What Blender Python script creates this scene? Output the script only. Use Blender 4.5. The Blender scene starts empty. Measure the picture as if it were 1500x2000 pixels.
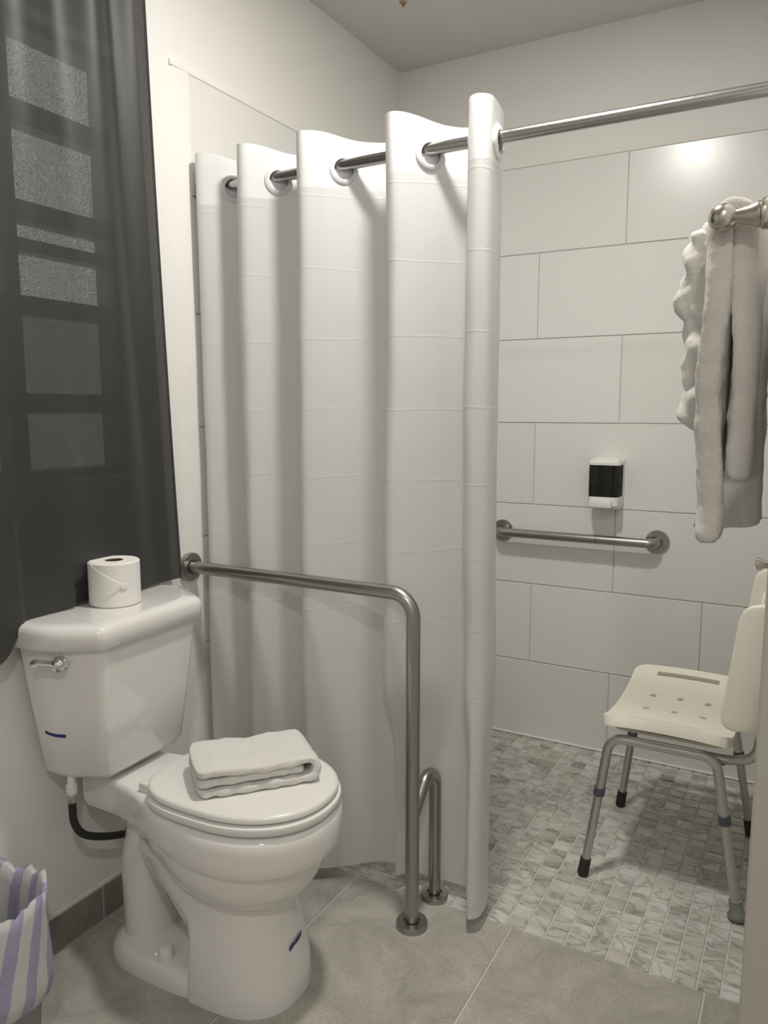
import bpy, bmesh, math, random
from mathutils import Vector, Matrix, noise
random.seed(7)
S = bpy.context.scene
C = S.collection
PI = math.pi

# ------------------------------------------------------------------ camera
CAM = Vector((1.50837, -2.84097, 1.27579)); YAW, PITCH, FPX = 0.506545, 0.12984, 1512.68
cd = bpy.data.cameras.new('camera'); cam = bpy.data.objects.new('camera', cd); C.objects.link(cam)
fw = Vector((-math.sin(YAW)*math.cos(PITCH), math.cos(YAW)*math.cos(PITCH), -math.sin(PITCH)))
rt = Vector((math.cos(YAW), math.sin(YAW), 0)); up = rt.cross(fw)
cam.matrix_world = Matrix(((rt.x, up.x, -fw.x, CAM.x), (rt.y, up.y, -fw.y, CAM.y), (rt.z, up.z, -fw.z, CAM.z), (0, 0, 0, 1)))
cd.sensor_fit = 'VERTICAL'; cd.sensor_height = 36.0; cd.lens = FPX/2000*36.0; cd.clip_start = 0.02
S.camera = cam
# ------------------------------------------------------------------ world, exposure
w = bpy.data.worlds.new('world'); S.world = w; w.use_nodes = True
w.node_tree.nodes['Background'].inputs[0].default_value = (1.0, 0.965, 0.95, 1)
w.node_tree.nodes['Background'].inputs[1].default_value = 2.2
S.view_settings.view_transform = 'Standard'; S.view_settings.look = 'None'
S.view_settings.gamma = 1.0; S.view_settings.use_curve_mapping = False
S.view_settings.exposure = 0.1
# ------------------------------------------------------------------ main lamp values (the lamp itself is built with its fixture)
LAMP_POS = (0.90, -1.45, 2.572); LAMP_W = 19.5; LAMP_COL = (1.0, 0.966, 0.908)
HALL_POS = (1.75, -3.25, 2.572); HALL_W = 14.0

# ------------------------------------------------------------------ helpers
def new_mesh(bm, name):
    me = bpy.data.meshes.new(name); bm.normal_update(); bm.to_mesh(me); bm.free(); return me
def obj(name, bm, mat, parent=None, smooth=False, angle=None):
    me = bm if isinstance(bm, bpy.types.Mesh) else new_mesh(bm, name)
    o = bpy.data.objects.new(name, me); C.objects.link(o)
    if mat and not me.materials: me.materials.append(mat)
    if smooth:
        for p in me.polygons: p.use_smooth = True
        if angle:
            try: me.set_sharp_from_angle(angle=math.radians(angle))
            except Exception: pass
    if parent: o.parent = parent
    return o
def tag(o, label, cat, group=None):
    o['label'] = label; o['category'] = cat
    if group: o['group'] = group
    return o
def thing(name, label, cat, loc=(0, 0, 0), rotz=0, group=None):
    o = bpy.data.objects.new(name, None); C.objects.link(o); o.location = loc; o.rotation_euler = (0, 0, rotz)
    o.empty_display_size = 0.05
    return tag(o, label, cat, group)
def struct(name, bm, mat, parent=None, label=None):
    o = obj(name, bm, mat, parent)
    if not parent: o['kind'] = 'structure'
    if label: o['label'] = label
    return o
def box(x0, x1, y0, y1, z0, z1, bev=0.0, seg=2, bm=None):
    b = bmesh.new()
    bmesh.ops.create_cube(b, size=1)
    for v in b.verts:
        v.co = Vector((x0+(v.co.x+.5)*(x1-x0), y0+(v.co.y+.5)*(y1-y0), z0+(v.co.z+.5)*(z1-z0)))
    if bev: bmesh.ops.bevel(b, geom=list(b.edges), offset=bev, segments=seg, profile=0.5, affect='EDGES')
    if bm is None: return b
    merge(bm, b); return bm
def merge(bm, b, M=None):
    if M: bmesh.ops.transform(b, matrix=M, verts=b.verts)
    me = bpy.data.meshes.new('tmp'); b.to_mesh(me); b.free(); bm.from_mesh(me); bpy.data.meshes.remove(me)
def loft(rings, caps=True, closed=True, bm=None):
    b = bm or bmesh.new(); V = [[b.verts.new(p) for p in r] for r in rings]
    n = len(rings[0])
    for i in range(len(V)-1):
        for j in range(n if closed else n-1):
            k = (j+1) % n
            b.faces.new((V[i][j], V[i][k], V[i+1][k], V[i+1][j]))
    if caps and closed:
        b.faces.new(list(reversed(V[0]))); b.faces.new(V[-1])
    bmesh.ops.recalc_face_normals(b, faces=b.faces)
    return b
def tube(pts, r, seg=16, bm=None, caps=True):
    pts = [Vector(p) for p in pts]; rings = []
    t0 = (pts[1]-pts[0]).normalized()
    a = Vector((0, 0, 1)) if abs(t0.z) < .9 else Vector((1, 0, 0))
    nrm = (a - t0*a.dot(t0)).normalized()
    for i, p in enumerate(pts):
        if i == 0: t = (pts[1]-p)
        elif i == len(pts)-1: t = (p-pts[i-1])
        else: t = (pts[i+1]-p).normalized()+(p-pts[i-1]).normalized()
        t.normalize(); nrm = (nrm-t*nrm.dot(t)).normalized(); bn = t.cross(nrm)
        rr = r[i] if isinstance(r, (list, tuple)) else r
        rings.append([p+(nrm*math.cos(2*PI*k/seg)+bn*math.sin(2*PI*k/seg))*rr for k in range(seg)])
    return loft(rings, caps=caps, bm=bm)
def fillet(pts, rad, n=8):
    pts = [Vector(p) for p in pts]; out = [pts[0]]
    for i in range(1, len(pts)-1):
        a, b, c = pts[i-1], pts[i], pts[i+1]
        u, v = (a-b).normalized(), (c-b).normalized(); ang = u.angle(v)
        d = min(rad/math.tan(ang/2), .49*(a-b).length, .49*(c-b).length); rr = d*math.tan(ang/2)
        ctr = b+(u+v).normalized()*(rr/math.sin(ang/2)); s, e = b+u*d-ctr, b+v*d-ctr; tot = s.angle(e)
        for k in range(n+1):
            f = k/n
            out.append(ctr+(s*math.sin((1-f)*tot)+e*math.sin(f*tot))/math.sin(tot))
    out.append(pts[-1]); return out
def lathe(prof, seg=32, M=None, bm=None):
    b = bmesh.new()
    rings = [[Vector((r*math.cos(2*PI*k/seg), r*math.sin(2*PI*k/seg), z)) for k in range(seg)] for r, z in prof]
    loft(rings, caps=True, bm=b)
    if M: bmesh.ops.transform(b, matrix=M, verts=b.verts)
    if bm is None: return b
    merge(bm, b); return bm
def axis_m(loc, d):
    return Matrix.Translation(loc) @ Vector(d).to_track_quat('Z', 'Y').to_matrix().to_4x4()
def catmull(P, per=12):
    P = [Vector(p) for p in P]; Q = [2*P[0]-P[1]]+P+[2*P[-1]-P[-2]]; out = []
    for i in range(1, len(Q)-2):
        p0, p1, p2, p3 = Q[i-1:i+3]
        for k in range(per):
            t = k/per
            out.append(.5*((2*p1)+(p2-p0)*t+(2*p0-5*p1+4*p2-p3)*t*t+(3*p1-p0-3*p2+p3)*t**3))
    out.append(P[-1]); return out
def resample(pts, step):
    L = [0]
    for a, b in zip(pts, pts[1:]): L.append(L[-1]+(b-a).length)
    n = max(2, int(L[-1]/step)); out = []; j = 0
    for i in range(n+1):
        s = L[-1]*i/n
        while j < len(L)-2 and L[j+1] < s: j += 1
        f = (s-L[j])/max(1e-9, L[j+1]-L[j]); out.append(pts[j].lerp(pts[j+1], min(1, f)))
    return out
def subsurf(o, lv=2):
    m = o.modifiers.new('sub', 'SUBSURF'); m.levels = lv; m.render_levels = lv
    for p in o.data.polygons: p.use_smooth = True
    return o
def bevel_mod(o, wd, seg=2, ang=35):
    m = o.modifiers.new('bev', 'BEVEL'); m.width = wd; m.segments = seg; m.limit_method = 'ANGLE'; m.angle_limit = math.radians(ang)
    return o

# ------------------------------------------------------------------ materials
class MT:
    def __init__(s, name):
        s.m = bpy.data.materials.new(name); s.m.use_nodes = True; s.t = s.m.node_tree
        s.b = s.t.nodes['Principled BSDF']; s.o = s.t.nodes['Material Output']
    def n(s, t, **k):
        nd = s.t.nodes.new(t)
        for a, v in k.items():
            if a.startswith('_'): nd.inputs[int(a[1:])].default_value = v
            else: setattr(nd, a, v)
        return nd
    def l(s, a, b): s.t.links.new(a, b)
    def base(s, col, rough=.5, metal=0.0, spec=.5):
        s.b.inputs['Base Color'].default_value = (*col, 1); s.b.inputs['Roughness'].default_value = rough
        s.b.inputs['Metallic'].default_value = metal; s.b.inputs['Specular IOR Level'].default_value = spec
        return s
    def obj_co(s):
        if not hasattr(s, 'tc'): s.tc = s.n('ShaderNodeTexCoord')
        return s.tc.outputs['Object']
    def noise(s, scale, detail=4, rough=.55, co=None, dist=0.0):
        nd = s.n('ShaderNodeTexNoise'); nd.inputs['Scale'].default_value = scale; nd.inputs['Detail'].default_value = detail
        nd.inputs['Roughness'].default_value = rough; nd.inputs['Distortion'].default_value = dist
        s.l(co or s.obj_co(), nd.inputs['Vector']); return nd.outputs['Fac']
    def ramp(s, fac, stops):
        r = s.n('ShaderNodeValToRGB'); e = r.color_ramp.elements
        while len(e) < len(stops): e.new(.5)
        for el, (p, c) in zip(e, stops): el.position = p; el.color = (*c, 1)
        s.l(fac, r.inputs[0]); return r.outputs[0]
    def bump(s, h, strength=.2, dist=.002):
        b = s.n('ShaderNodeBump'); b.inputs['Strength'].default_value = strength; b.inputs['Distance'].default_value = dist
        s.l(h, b.inputs['Height']); s.l(b.outputs[0], s.b.inputs['Normal']); return b
    def col(s, sock): s.l(sock, s.b.inputs['Base Color']); return s

def paint(name, c, bscale=60, bs=.15, rough=.6):
    k = MT(name).base(c, rough, spec=.3)
    k.col(k.ramp(k.noise(3, 5), [(.3, tuple(x*.965 for x in c)), (.7, c)]))
    a = k.noise(bscale, 4); b = k.noise(7, 3)
    ad = k.n('ShaderNodeMath', operation='MULTIPLY_ADD'); k.l(b, ad.inputs[0]); ad.inputs[1].default_value = 2.0; k.l(a, ad.inputs[2])
    k.bump(ad.outputs[0], bs, .003); return k.m
M_PAINT = paint('white_paint', (.83, .815, .79))
M_CEIL = paint('ceiling_paint', (.68, .67, .64), 40, .1, .8)
M_PLASTER = paint('rough_plaster', (.82, .805, .77), 35, .5, .75)
M_GROUT = MT('grout').base((.60, .585, .55), .85, spec=.2).m
M_GROUT_F = MT('floor_grout').base((.62, .60, .56), .85, spec=.2).m

def wall_tile():
    k = MT('ceramic_wall_tile').base((.78, .77, .74), .24)
    inf = k.n('ShaderNodeObjectInfo')
    mx = k.ramp(inf.outputs['Random'], [(0, (.765, .755, .725)), (1, (.80, .79, .765))]); k.col(mx)
    k.bump(k.noise(90, 2), .05, .001); return k.m
M_WTILE = wall_tile()

def island_random(k):
    g = k.n('ShaderNodeNewGeometry'); inf = k.n('ShaderNodeObjectInfo')
    a = k.n('ShaderNodeMath', operation='ADD'); k.l(g.outputs['Random Per Island'], a.inputs[0]); k.l(inf.outputs['Random'], a.inputs[1])
    return a.outputs[0]
def marble():
    k = MT('marble_mosaic').base((.62, .61, .57), .38, spec=.35)
    geo = k.n('ShaderNodeNewGeometry'); r = island_random(k)
    wn = k.n('ShaderNodeTexWhiteNoise', noise_dimensions='1D'); k.l(r, wn.inputs['W'])
    sc = k.n('ShaderNodeVectorMath', operation='SCALE'); k.l(wn.outputs['Color'], sc.inputs[0]); sc.inputs['Scale'].default_value = 9.0
    ad = k.n('ShaderNodeVectorMath', operation='ADD'); k.l(geo.outputs['Position'], ad.inputs[0]); k.l(sc.outputs[0], ad.inputs[1])
    mp = k.n('ShaderNodeMapping'); k.l(ad.outputs[0], mp.inputs['Vector'])
    mp.inputs['Scale'].default_value = (.8, 1.5, 1.0); mp.inputs['Rotation'].default_value = (0, 0, .45)
    co = mp.outputs[0]
    v = k.noise(10, 4, .5, co, .9)
    sub = k.n('ShaderNodeMath', operation='SUBTRACT'); k.l(v, sub.inputs[0]); sub.inputs[1].default_value = .5
    ab = k.n('ShaderNodeMath', operation='ABSOLUTE'); k.l(sub.outputs[0], ab.inputs[0])
    vein = k.ramp(ab.outputs[0], [(0, (.36, .355, .325)), (.010, (.50, .49, .455)), (.045, (.66, .65, .61)), (.3, (.70, .69, .65))])
    cloud = k.ramp(k.noise(9, 3, .5, co, .4), [(.36, (.66, .655, .62)), (.58, (1, 1, 1))])
    mx = k.n('ShaderNodeMix', data_type='RGBA', blend_type='MULTIPLY'); mx.inputs[0].default_value = .8
    k.l(vein, mx.inputs[6]); k.l(cloud, mx.inputs[7])
    tone = k.ramp(wn.outputs['Value'], [(0, (.72, .71, .68)), (.25, (.93, .92, .90)), (1, (1, 1, 1))])
    m2 = k.n('ShaderNodeMix', data_type='RGBA', blend_type='MULTIPLY'); m2.inputs[0].default_value = 1
    k.l(mx.outputs[2], m2.inputs[6]); k.l(tone, m2.inputs[7]); k.col(m2.outputs[2]); return k.m
M_MARBLE = marble()

def stone_floor(name, mul=1.0):
    k = MT(name).base((.3, .29, .26), .42, spec=.4)
    geo = k.n('ShaderNodeNewGeometry'); r = island_random(k)
    wn = k.n('ShaderNodeTexWhiteNoise', noise_dimensions='1D'); k.l(r, wn.inputs['W'])
    sc = k.n('ShaderNodeVectorMath', operation='SCALE'); k.l(wn.outputs['Color'], sc.inputs[0]); sc.inputs['Scale'].default_value = 5.0
    ad = k.n('ShaderNodeVectorMath', operation='ADD'); k.l(geo.outputs['Position'], ad.inputs[0]); k.l(sc.outputs[0], ad.inputs[1])
    co = ad.outputs[0]
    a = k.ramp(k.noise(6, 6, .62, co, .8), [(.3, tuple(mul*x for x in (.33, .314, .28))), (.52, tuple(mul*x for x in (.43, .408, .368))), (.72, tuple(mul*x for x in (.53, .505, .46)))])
    f = k.ramp(k.noise(170, 4, .75, co), [(.3, (.80, .80, .80)), (.7, (1.10, 1.10, 1.10))])
    mx = k.n('ShaderNodeMix', data_type='RGBA', blend_type='MULTIPLY'); mx.inputs[0].default_value = 1
    k.l(a, mx.inputs[6]); k.l(f, mx.inputs[7])
    v = k.noise(4, 6, .6, co, 2.2)
    sub = k.n('ShaderNodeMath', operation='SUBTRACT'); k.l(v, sub.inputs[0]); sub.inputs[1].default_value = .5
    ab = k.n('ShaderNodeMath', operation='ABSOLUTE'); k.l(sub.outputs[0], ab.inputs[0])
    vein = k.ramp(ab.outputs[0], [(0, (1.07, 1.07, 1.06)), (.012, (1, 1, 1)), (1, (1, 1, 1))])
    m2 = k.n('ShaderNodeMix', data_type='RGBA', blend_type='MULTIPLY'); m2.inputs[0].default_value = 1
    k.l(mx.outputs[2], m2.inputs[6]); k.l(vein, m2.inputs[7]); k.col(m2.outputs[2])
    k.bump(k.noise(60, 4, .6, co), .12, .001); return k.m
M_STONE = stone_floor('grey_porcelain_floor_tile')
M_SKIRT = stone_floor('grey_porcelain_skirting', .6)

def porcelain(name, c, rough=.09):
    k = MT(name).base(c, rough); k.b.inputs['Coat Weight'].default_value = .4; k.b.inputs['Coat Roughness'].default_value = .04; return k.m
M_PORC = porcelain('white_porcelain', (.80, .785, .76))
M_SEAT = MT('white_enamel_seat').base((.80, .785, .755), .22).m
M_GROM = MT('white_grommet_plastic').base((.70, .71, .72), .3).m
M_CAP = MT('white_plastic').base((.80, .79, .76), .35).m
def steel(name, c, rough, bscale=220):
    k = MT(name).base(c, rough, 1.0)
    mp = k.n('ShaderNodeMapping'); k.l(k.obj_co(), mp.inputs['Vector']); mp.inputs['Scale'].default_value = (1, 1, 1)
    nz = k.noise(bscale, 2, .5, mp.outputs[0])
    rr = k.n('ShaderNodeMapRange'); k.l(nz, rr.inputs[0]); rr.inputs[3].default_value = rough-.06; rr.inputs[4].default_value = rough+.08
    k.l(rr.outputs[0], k.b.inputs['Roughness']); return k.m
M_STEEL = steel('brushed_stainless', (.40, .385, .36), .30)
M_ROD = steel('curtain_rod_steel', (.46, .45, .44), .24)
M_NICKEL = steel('satin_nickel', (.50, .47, .42), .25)
M_CHROME = MT('chrome').base((.75, .75, .75), .07, 1.0).m
M_ALU = steel('satin_aluminium', (.56, .55, .53), .38)
M_RUBBER = MT('black_rubber').base((.018, .018, .018), .6).m
M_COLLAR = MT('slate_plastic_collar').base((.075, .08, .095), .45).m
M_GREENFOOT = MT('green_grey_rubber').base((.21, .235, .19), .6).m
M_CHAIR = MT('cream_plastic').base((.86, .84, .73), .38)
M_CHAIR.bump(M_CHAIR.noise(350, 2), .12, .0006); M_CHAIR = M_CHAIR.m
M_BLUE = MT('blue_tape').base((.012, .022, .16), .4).m
M_HOSE = MT('black_braided_hose').base((.02, .02, .02), .5)
_w = M_HOSE.n('ShaderNodeTexWave'); _w.inputs['Scale'].default_value = 260; M_HOSE.l(M_HOSE.obj_co(), _w.inputs['Vector']); M_HOSE.bump(_w.outputs['Fac'], .5, .001); M_HOSE = M_HOSE.m

def terry(name, c, scale=420, bs=.9):
    k = MT(name).base(c, .95, spec=.1)
    k.b.inputs['Sheen Weight'].default_value = .25; k.b.inputs['Sheen Roughness'].default_value = .6
    nz = k.noise(scale, 3, .7); big = k.noise(35, 3)
    ad = k.n('ShaderNodeMath', operation='MULTIPLY_ADD'); k.l(big, ad.inputs[0]); ad.inputs[1].default_value = 1.2; k.l(nz, ad.inputs[2])
    k.bump(ad.outputs[0], bs, .0025)
    k.col(k.ramp(nz, [(.3, tuple(x*.86 for x in c)), (.65, c)])); return k.m
M_TERRY = terry('white_terry', (.84, .82, .78))
M_TERRY2 = terry('off_white_terry', (.70, .67, .63))

def curtain_mat():
    k = MT('white_polyester_curtain').base((.82, .82, .81), .42, spec=.35)
    co = k.obj_co(); sp = k.n('ShaderNodeSeparateXYZ'); k.l(co, sp.inputs[0])
    uv = k.n('ShaderNodeUVMap'); us = k.n('ShaderNodeSeparateXYZ'); k.l(uv.outputs[0], us.inputs[0])
    # packing creases: narrow ridges across the cloth every 0.172 m
    dv = k.n('ShaderNodeMath', operation='DIVIDE'); k.l(us.outputs['Y'], dv.inputs[0]); dv.inputs[1].default_value = .172
    nzv = k.noise(5, 2); av = k.n('ShaderNodeMath', operation='MULTIPLY_ADD'); k.l(nzv, av.inputs[0]); av.inputs[1].default_value = .12; k.l(dv.outputs[0], av.inputs[2])
    fr = k.n('ShaderNodeMath', operation='FRACT'); k.l(av.outputs[0], fr.inputs[0])
    cr = k.ramp(fr.outputs[0], [(.485, (0, 0, 0)), (.5, (.7, .7, .7)), (.525, (0, 0, 0))])
    # dotted woven stripes down the cloth
    du = k.n('ShaderNodeMath', operation='DIVIDE'); k.l(us.outputs['X'], du.inputs[0]); du.inputs[1].default_value = .155
    fu = k.n('ShaderNodeMath', operation='FRACT'); k.l(du.outputs[0], fu.inputs[0])
    st = k.ramp(fu.outputs[0], [(.485, (0, 0, 0)), (.495, (1, 1, 1)), (.505, (1, 1, 1)), (.515, (0, 0, 0))])
    wv = k.n('ShaderNodeMath', operation='SINE'); mu = k.n('ShaderNodeMath', operation='MULTIPLY'); k.l(us.outputs['Y'], mu.inputs[0]); mu.inputs[1].default_value = 620; k.l(mu.outputs[0], wv.inputs[0])
    dt = k.n('ShaderNodeMath', operation='MULTIPLY'); k.l(st, dt.inputs[0]); k.l(wv.outputs[0], dt.inputs[1])
    nz = k.noise(300, 2, .6)
    s1 = k.n('ShaderNodeMath', operation='MULTIPLY_ADD'); k.l(cr, s1.inputs[0]); s1.inputs[1].default_value = 1.0; dm = k.n('ShaderNodeMath', operation='MULTIPLY'); k.l(dt.outputs[0], dm.inputs[0]); dm.inputs[1].default_value = .28; k.l(dm.outputs[0], s1.inputs[2])
    s2 = k.n('ShaderNodeMath', operation='MULTIPLY_ADD'); k.l(nz, s2.inputs[0]); s2.inputs[1].default_value = .5; k.l(s1.outputs[0], s2.inputs[2])
    bp = k.bump(s2.outputs[0], .35, .0012)
    tr = k.n('ShaderNodeBsdfTranslucent'); tr.inputs[0].default_value = (.80, .80, .79, 1); k.l(bp.outputs[0], tr.inputs['Normal'])
    # doubled header band lets less light through
    gt = k.n('ShaderNodeMath', operation='GREATER_THAN'); k.l(us.outputs['Y'], gt.inputs[0]); gt.inputs[1].default_value = 1.815
    mr = k.n('ShaderNodeMapRange'); k.l(gt.outputs[0], mr.inputs[0]); mr.inputs[3].default_value = .34; mr.inputs[4].default_value = .16
    mx = k.n('ShaderNodeMixShader'); k.l(mr.outputs[0], mx.inputs[0]); k.l(k.b.outputs[0], mx.inputs[1]); k.l(tr.outputs[0], mx.inputs[2])
    k.l(mx.outputs[0], k.o.inputs[0]); return k.m
M_CURT = curtain_mat()

def dark_curtain_mat():
    k = MT('charcoal_satin_curtain').base((.026, .028, .026), .50, spec=.45)
    k.b.inputs['Sheen Weight'].default_value = .15
    k.bump(k.noise(500, 2, .6), .15, .0006)
    tp = k.n('ShaderNodeBsdfTransparent'); tp.inputs[0].default_value = (.92, .86, .86, 1)
    nz = k.ramp(k.noise(620, 1, .5), [(.38, (.004, .004, .004)), (.70, (.15, .15, .15))])
    mx = k.n('ShaderNodeMixShader'); k.l(nz, mx.inputs[0]); k.l(k.b.outputs[0], mx.inputs[1]); k.l(tp.outputs[0], mx.inputs[2])
    k.l(mx.outputs[0], k.o.inputs[0]); return k.m
M_DARK = dark_curtain_mat()

def glass_thin(name, tint, gloss=.06):
    k = MT(name); tp = k.n('ShaderNodeBsdfTransparent'); tp.inputs[0].default_value = (*tint, 1)
    gl = k.n('ShaderNodeBsdfGlossy'); gl.inputs['Roughness'].default_value = .05
    mx = k.n('ShaderNodeMixShader', _0=gloss); k.l(tp.outputs[0], mx.inputs[1]); k.l(gl.outputs[0], mx.inputs[2]); k.l(mx.outputs[0], k.o.inputs[0]); return k.m
M_GLASS = glass_thin('window_glass', (.9, .93, .93))
M_SCREEN = glass_thin('insect_screen', (.55, .55, .53), .0)
M_SMOKE = glass_thin('smoked_plastic', (.10, .10, .11), .07)
M_SOAP = MT('dark_soap').base((.006, .006, .007), .3).m
M_FRAME = MT('dark_window_frame').base((.25, .24, .23), .5).m
M_CARD = MT('brown_card').base((.10, .055, .03), .8).m
def tissue():
    k = MT('toilet_tissue').base((.84, .82, .785), .95, spec=.1)
    v = k.n('ShaderNodeTexVoronoi'); v.inputs['Scale'].default_value = 140; k.l(k.obj_co(), v.inputs['Vector'])
    k.bump(v.outputs['Distance'], .25, .001); return k.m
M_TISSUE = tissue()
def bag_mat():
    k = MT('striped_bag').base((.6, .6, .7), .35, spec=.4)
    uv = k.n('ShaderNodeUVMap'); us = k.n('ShaderNodeSeparateXYZ'); k.l(uv.outputs[0], us.inputs[0])
    fr = k.n('ShaderNodeMath', operation='FRACT'); k.l(us.outputs['X'], fr.inputs[0])
    c = k.ramp(fr.outputs[0], [(.0, (.74, .74, .72)), (.49, (.74, .74, .72)), (.51, (.46, .45, .62)), (.97, (.46, .45, .62)), (1, (.74, .74, .72))])
    k.col(c); k.bump(k.noise(45, 4, .7), .5, .004)
    tr = k.n('ShaderNodeBsdfTranslucent'); k.l(c, tr.inputs[0])
    mx = k.n('ShaderNodeMixShader', _0=.3); k.l(k.b.outputs[0], mx.inputs[1]); k.l(tr.outputs[0], mx.inputs[2]); k.l(mx.outputs[0], k.o.inputs[0]); return k.m
M_BAG = bag_mat()
M_BIN = MT('mauve_grey_bin').base((.30, .27, .29), .5).m
def emit(name, c, s):
    k = MT(name); e = k.n('ShaderNodeEmission'); e.inputs[0].default_value = (*c, 1); e.inputs[1].default_value = s; k.l(e.outputs[0], k.o.inputs[0]); return k.m

# ------------------------------------------------------------------ room shell
H = 2.582; XR = 2.7; YF = -3.75; WR = 1.472; WE = -1.92; T0 = 2.156; ROW = .308
WY0, WY1, WZ0, WZ1 = -2.16, -1.388, 1.115, 2.125       # window opening in the left wall
floor = struct('floor', box(-.2, XR+.1, YF-.1, .1, -.12, -.003), M_GROUT_F)
ceiling = struct('ceiling', box(-.2, XR+.1, YF-.1, .1, H, H+.1), M_CEIL)
bm = bmesh.new()
for a in [(-.14, 0, YF, WY0, 0, H), (-.14, 0, WY1, .1, 0, H), (-.14, 0, WY0, WY1, 0, WZ0), (-.14, 0, WY0, WY1, WZ1, H)]:
    box(*[a[0], a[1], a[2], a[3], a[4]-.1 if a[4] == 0 else a[4], a[5]], bm=bm)
wall_left = struct('wall_left', bm, M_PAINT)
wall_back = struct('wall_back', box(-.14, XR+.1, 0, .12, -.1, H), M_PAINT)
wall_right = struct('wall_right', box(WR, WR+.14, WE+.012, 0, -.1, H, .004), M_PAINT)
struct('shade_trim_1', box(WR, WR+.14, WE, WE+.012, 0, H, .003), MT('shaded_wall_end_paint').base((.46, .435, .395), .55, spec=.3).m)  # added strip; the wall end's shade is put into its darker colour
struct('wall_front', box(-.14, XR+.1, YF-.1, YF, -.1, H), M_PAINT)
struct('wall_side', box(XR, XR+.1, YF, 0, -.1, H), M_PAINT)

# wall tiles, one object each; grout panels behind them
def tile_wall(parent, u0, u1, place, x0seam, W=.6155, thick=.008, gap=.003):
    for r in range(7):
        z0, z1 = r*ROW+.001, (r+1)*ROW-gap
        off = x0seam + (W/2 if r % 2 else 0)
        k = math.floor((u0-off)/W); e = off+k*W
        while e < u1:
            a, b = max(e+gap/2, u0), min(e+W-gap/2, u1)
            if b-a > .01:
                bmt = box(0, b-a, -thick-random.uniform(0, .0006), 0, 0, z1-z0, .0012, 1)
                t = obj('wall_tile', bmt, M_WTILE, parent); t.matrix_local = place(a, z0)
            e += W
obj('grout_bed', box(0, WR, -.0045, 0, 0, T0), M_GROUT, wall_back)
obj('caulk_bead', box(0, WR, -.016, 0, 0, .007, .004), M_PLASTER, wall_back)
tile_wall(wall_back, .008, WR-.001, lambda u, z: Matrix.Translation((u, 0, z)), .893)
obj('grout_bed', box(0, .0045, -1.2, 0, 0, T0), M_GROUT, wall_left)
RL = Matrix.Rotation(PI/2, 4, 'Z')     # local x -> +y, local -y -> +x
tile_wall(wall_left, -1.197, -.009, lambda u, z: Matrix.Translation((0, u, z)) @ RL, -.6155+.004)
# rough plaster strip and trowelled edge beside the tile
bm = bmesh.new(); rings = []
for i in range(90):
    z = i/89*(T0+.02)
    e = -1.262+.008*noise.noise((0, 0, z*3.1))+.004*noise.noise((3, 0, z*17))
    rings.append([Vector((0, e, z)), Vector((.0055+.002*noise.noise((1, 0, z*9)), e+.012, z)), Vector((.0075+.0015*noise.noise((2, 0, z*14)), e+.04, z)), Vector((.0078, -1.195, z)), Vector((0, -1.195, z))])
loft(rings, True, True, bm); obj('plaster_strip', bm, M_PLASTER, wall_left, True, 50)
obj('plaster_edge', box(0, .0086, -1.262, 0, T0-.002, T0+.014, .003), M_PLASTER, wall_left)
obj('plaster_edge', box(0, WR, -.0086, 0, T0-.002, T0+.014, .003), M_PLASTER, wall_back)

# floor tiles
PX = .449; XS = .473
def floor_tile(x0, x1, y0, y1):
    obj('floor_tile', box(x0+.0026, x1-.0026, y0+.0026, y1-.0026, -.008, 0, .0008, 1), M_STONE, floor)
cols = [XS+PX*k for k in range(-1, 5)]
cols[0] = .012
ends = [(-1.13, -1.583, -2.483, -3.383, YF), (-1.13, -2.033, -2.933, YF), (-1.13, -1.90, -2.80, YF), (-1.13, -2.2, -3.1, YF), (-1.13, -2.033, -2.933, YF)]
for i in range(5):
    a, b = cols[i], cols[i+1]
    for y1, y0 in zip(ends[i], ends[i][1:]): floor_tile(a, min(b, WR+1), y0, y1)
for y1, y0 in zip((-0.0, -.9, -1.8, -2.7), (-.9, -1.8, -2.7, YF)): floor_tile(cols[5], XR, y0, y1)
# shower mosaic: shared mesh, one object per tile where the photo shows it
MP = .0498; gx0 = 1.004
tm = new_mesh(box(-.0228, .0228, -.0228, .0228, -.006, .0, .0016, 1), 'mosaic_tile'); tm.materials.append(M_MARBLE)
stuff = bmesh.new(); nx0 = int(gx0/MP); cells = []
for i in range(-nx0-1, 12):
    for j in range(23):
        xa, xb = gx0+i*MP, gx0+(i+1)*MP; ya, yb = -1.13+j*MP, -1.13+(j+1)*MP
        if xb < .01 or xa > WR-.004 or ya > -.009: continue
        xa = max(xa, .009); xb = min(xb, WR); yb = min(yb, -.008); xm, ym = (xa+xb)/2, (ya+yb)/2
        seen = (.83-.396*(ym+1.2) < xm < 1.50-.039*(ym+1.92)) or (j < 3 and .3 < xm < .86)
        cells.append((0 if seen else 1, (Vector((xm, ym, 0))-CAM).length, xa, xb, ya, yb))
cells.sort()
for n_, (hid, dist, xa, xb, ya, yb) in enumerate(cells):
    full = (xb-xa) > MP-.001 and (yb-ya) > MP-.001
    dz = random.uniform(-.0006, .0003)
    if hid == 0 and n_ < 298:
        if full:
            t = bpy.data.objects.new('mosaic_tile', tm); C.objects.link(t)
            t.rotation_euler = (random.gauss(0, .004), random.gauss(0, .004), random.choice((0, PI/2, PI, -PI/2))+random.gauss(0, .008))
        else:
            t = obj('mosaic_tile', box(-(xb-xa)/2+.002, (xb-xa)/2-.002, -(yb-ya)/2+.002, (yb-ya)/2-.002, -.006, 0, .0012, 1), M_MARBLE)
        t.location = ((xa+xb)/2, (ya+yb)/2, dz); t.parent = floor
    else:
        box(xa+.002, xb-.002, ya+.002, yb-.002, -.006, dz, .0012, 1, bm=stuff)
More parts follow.
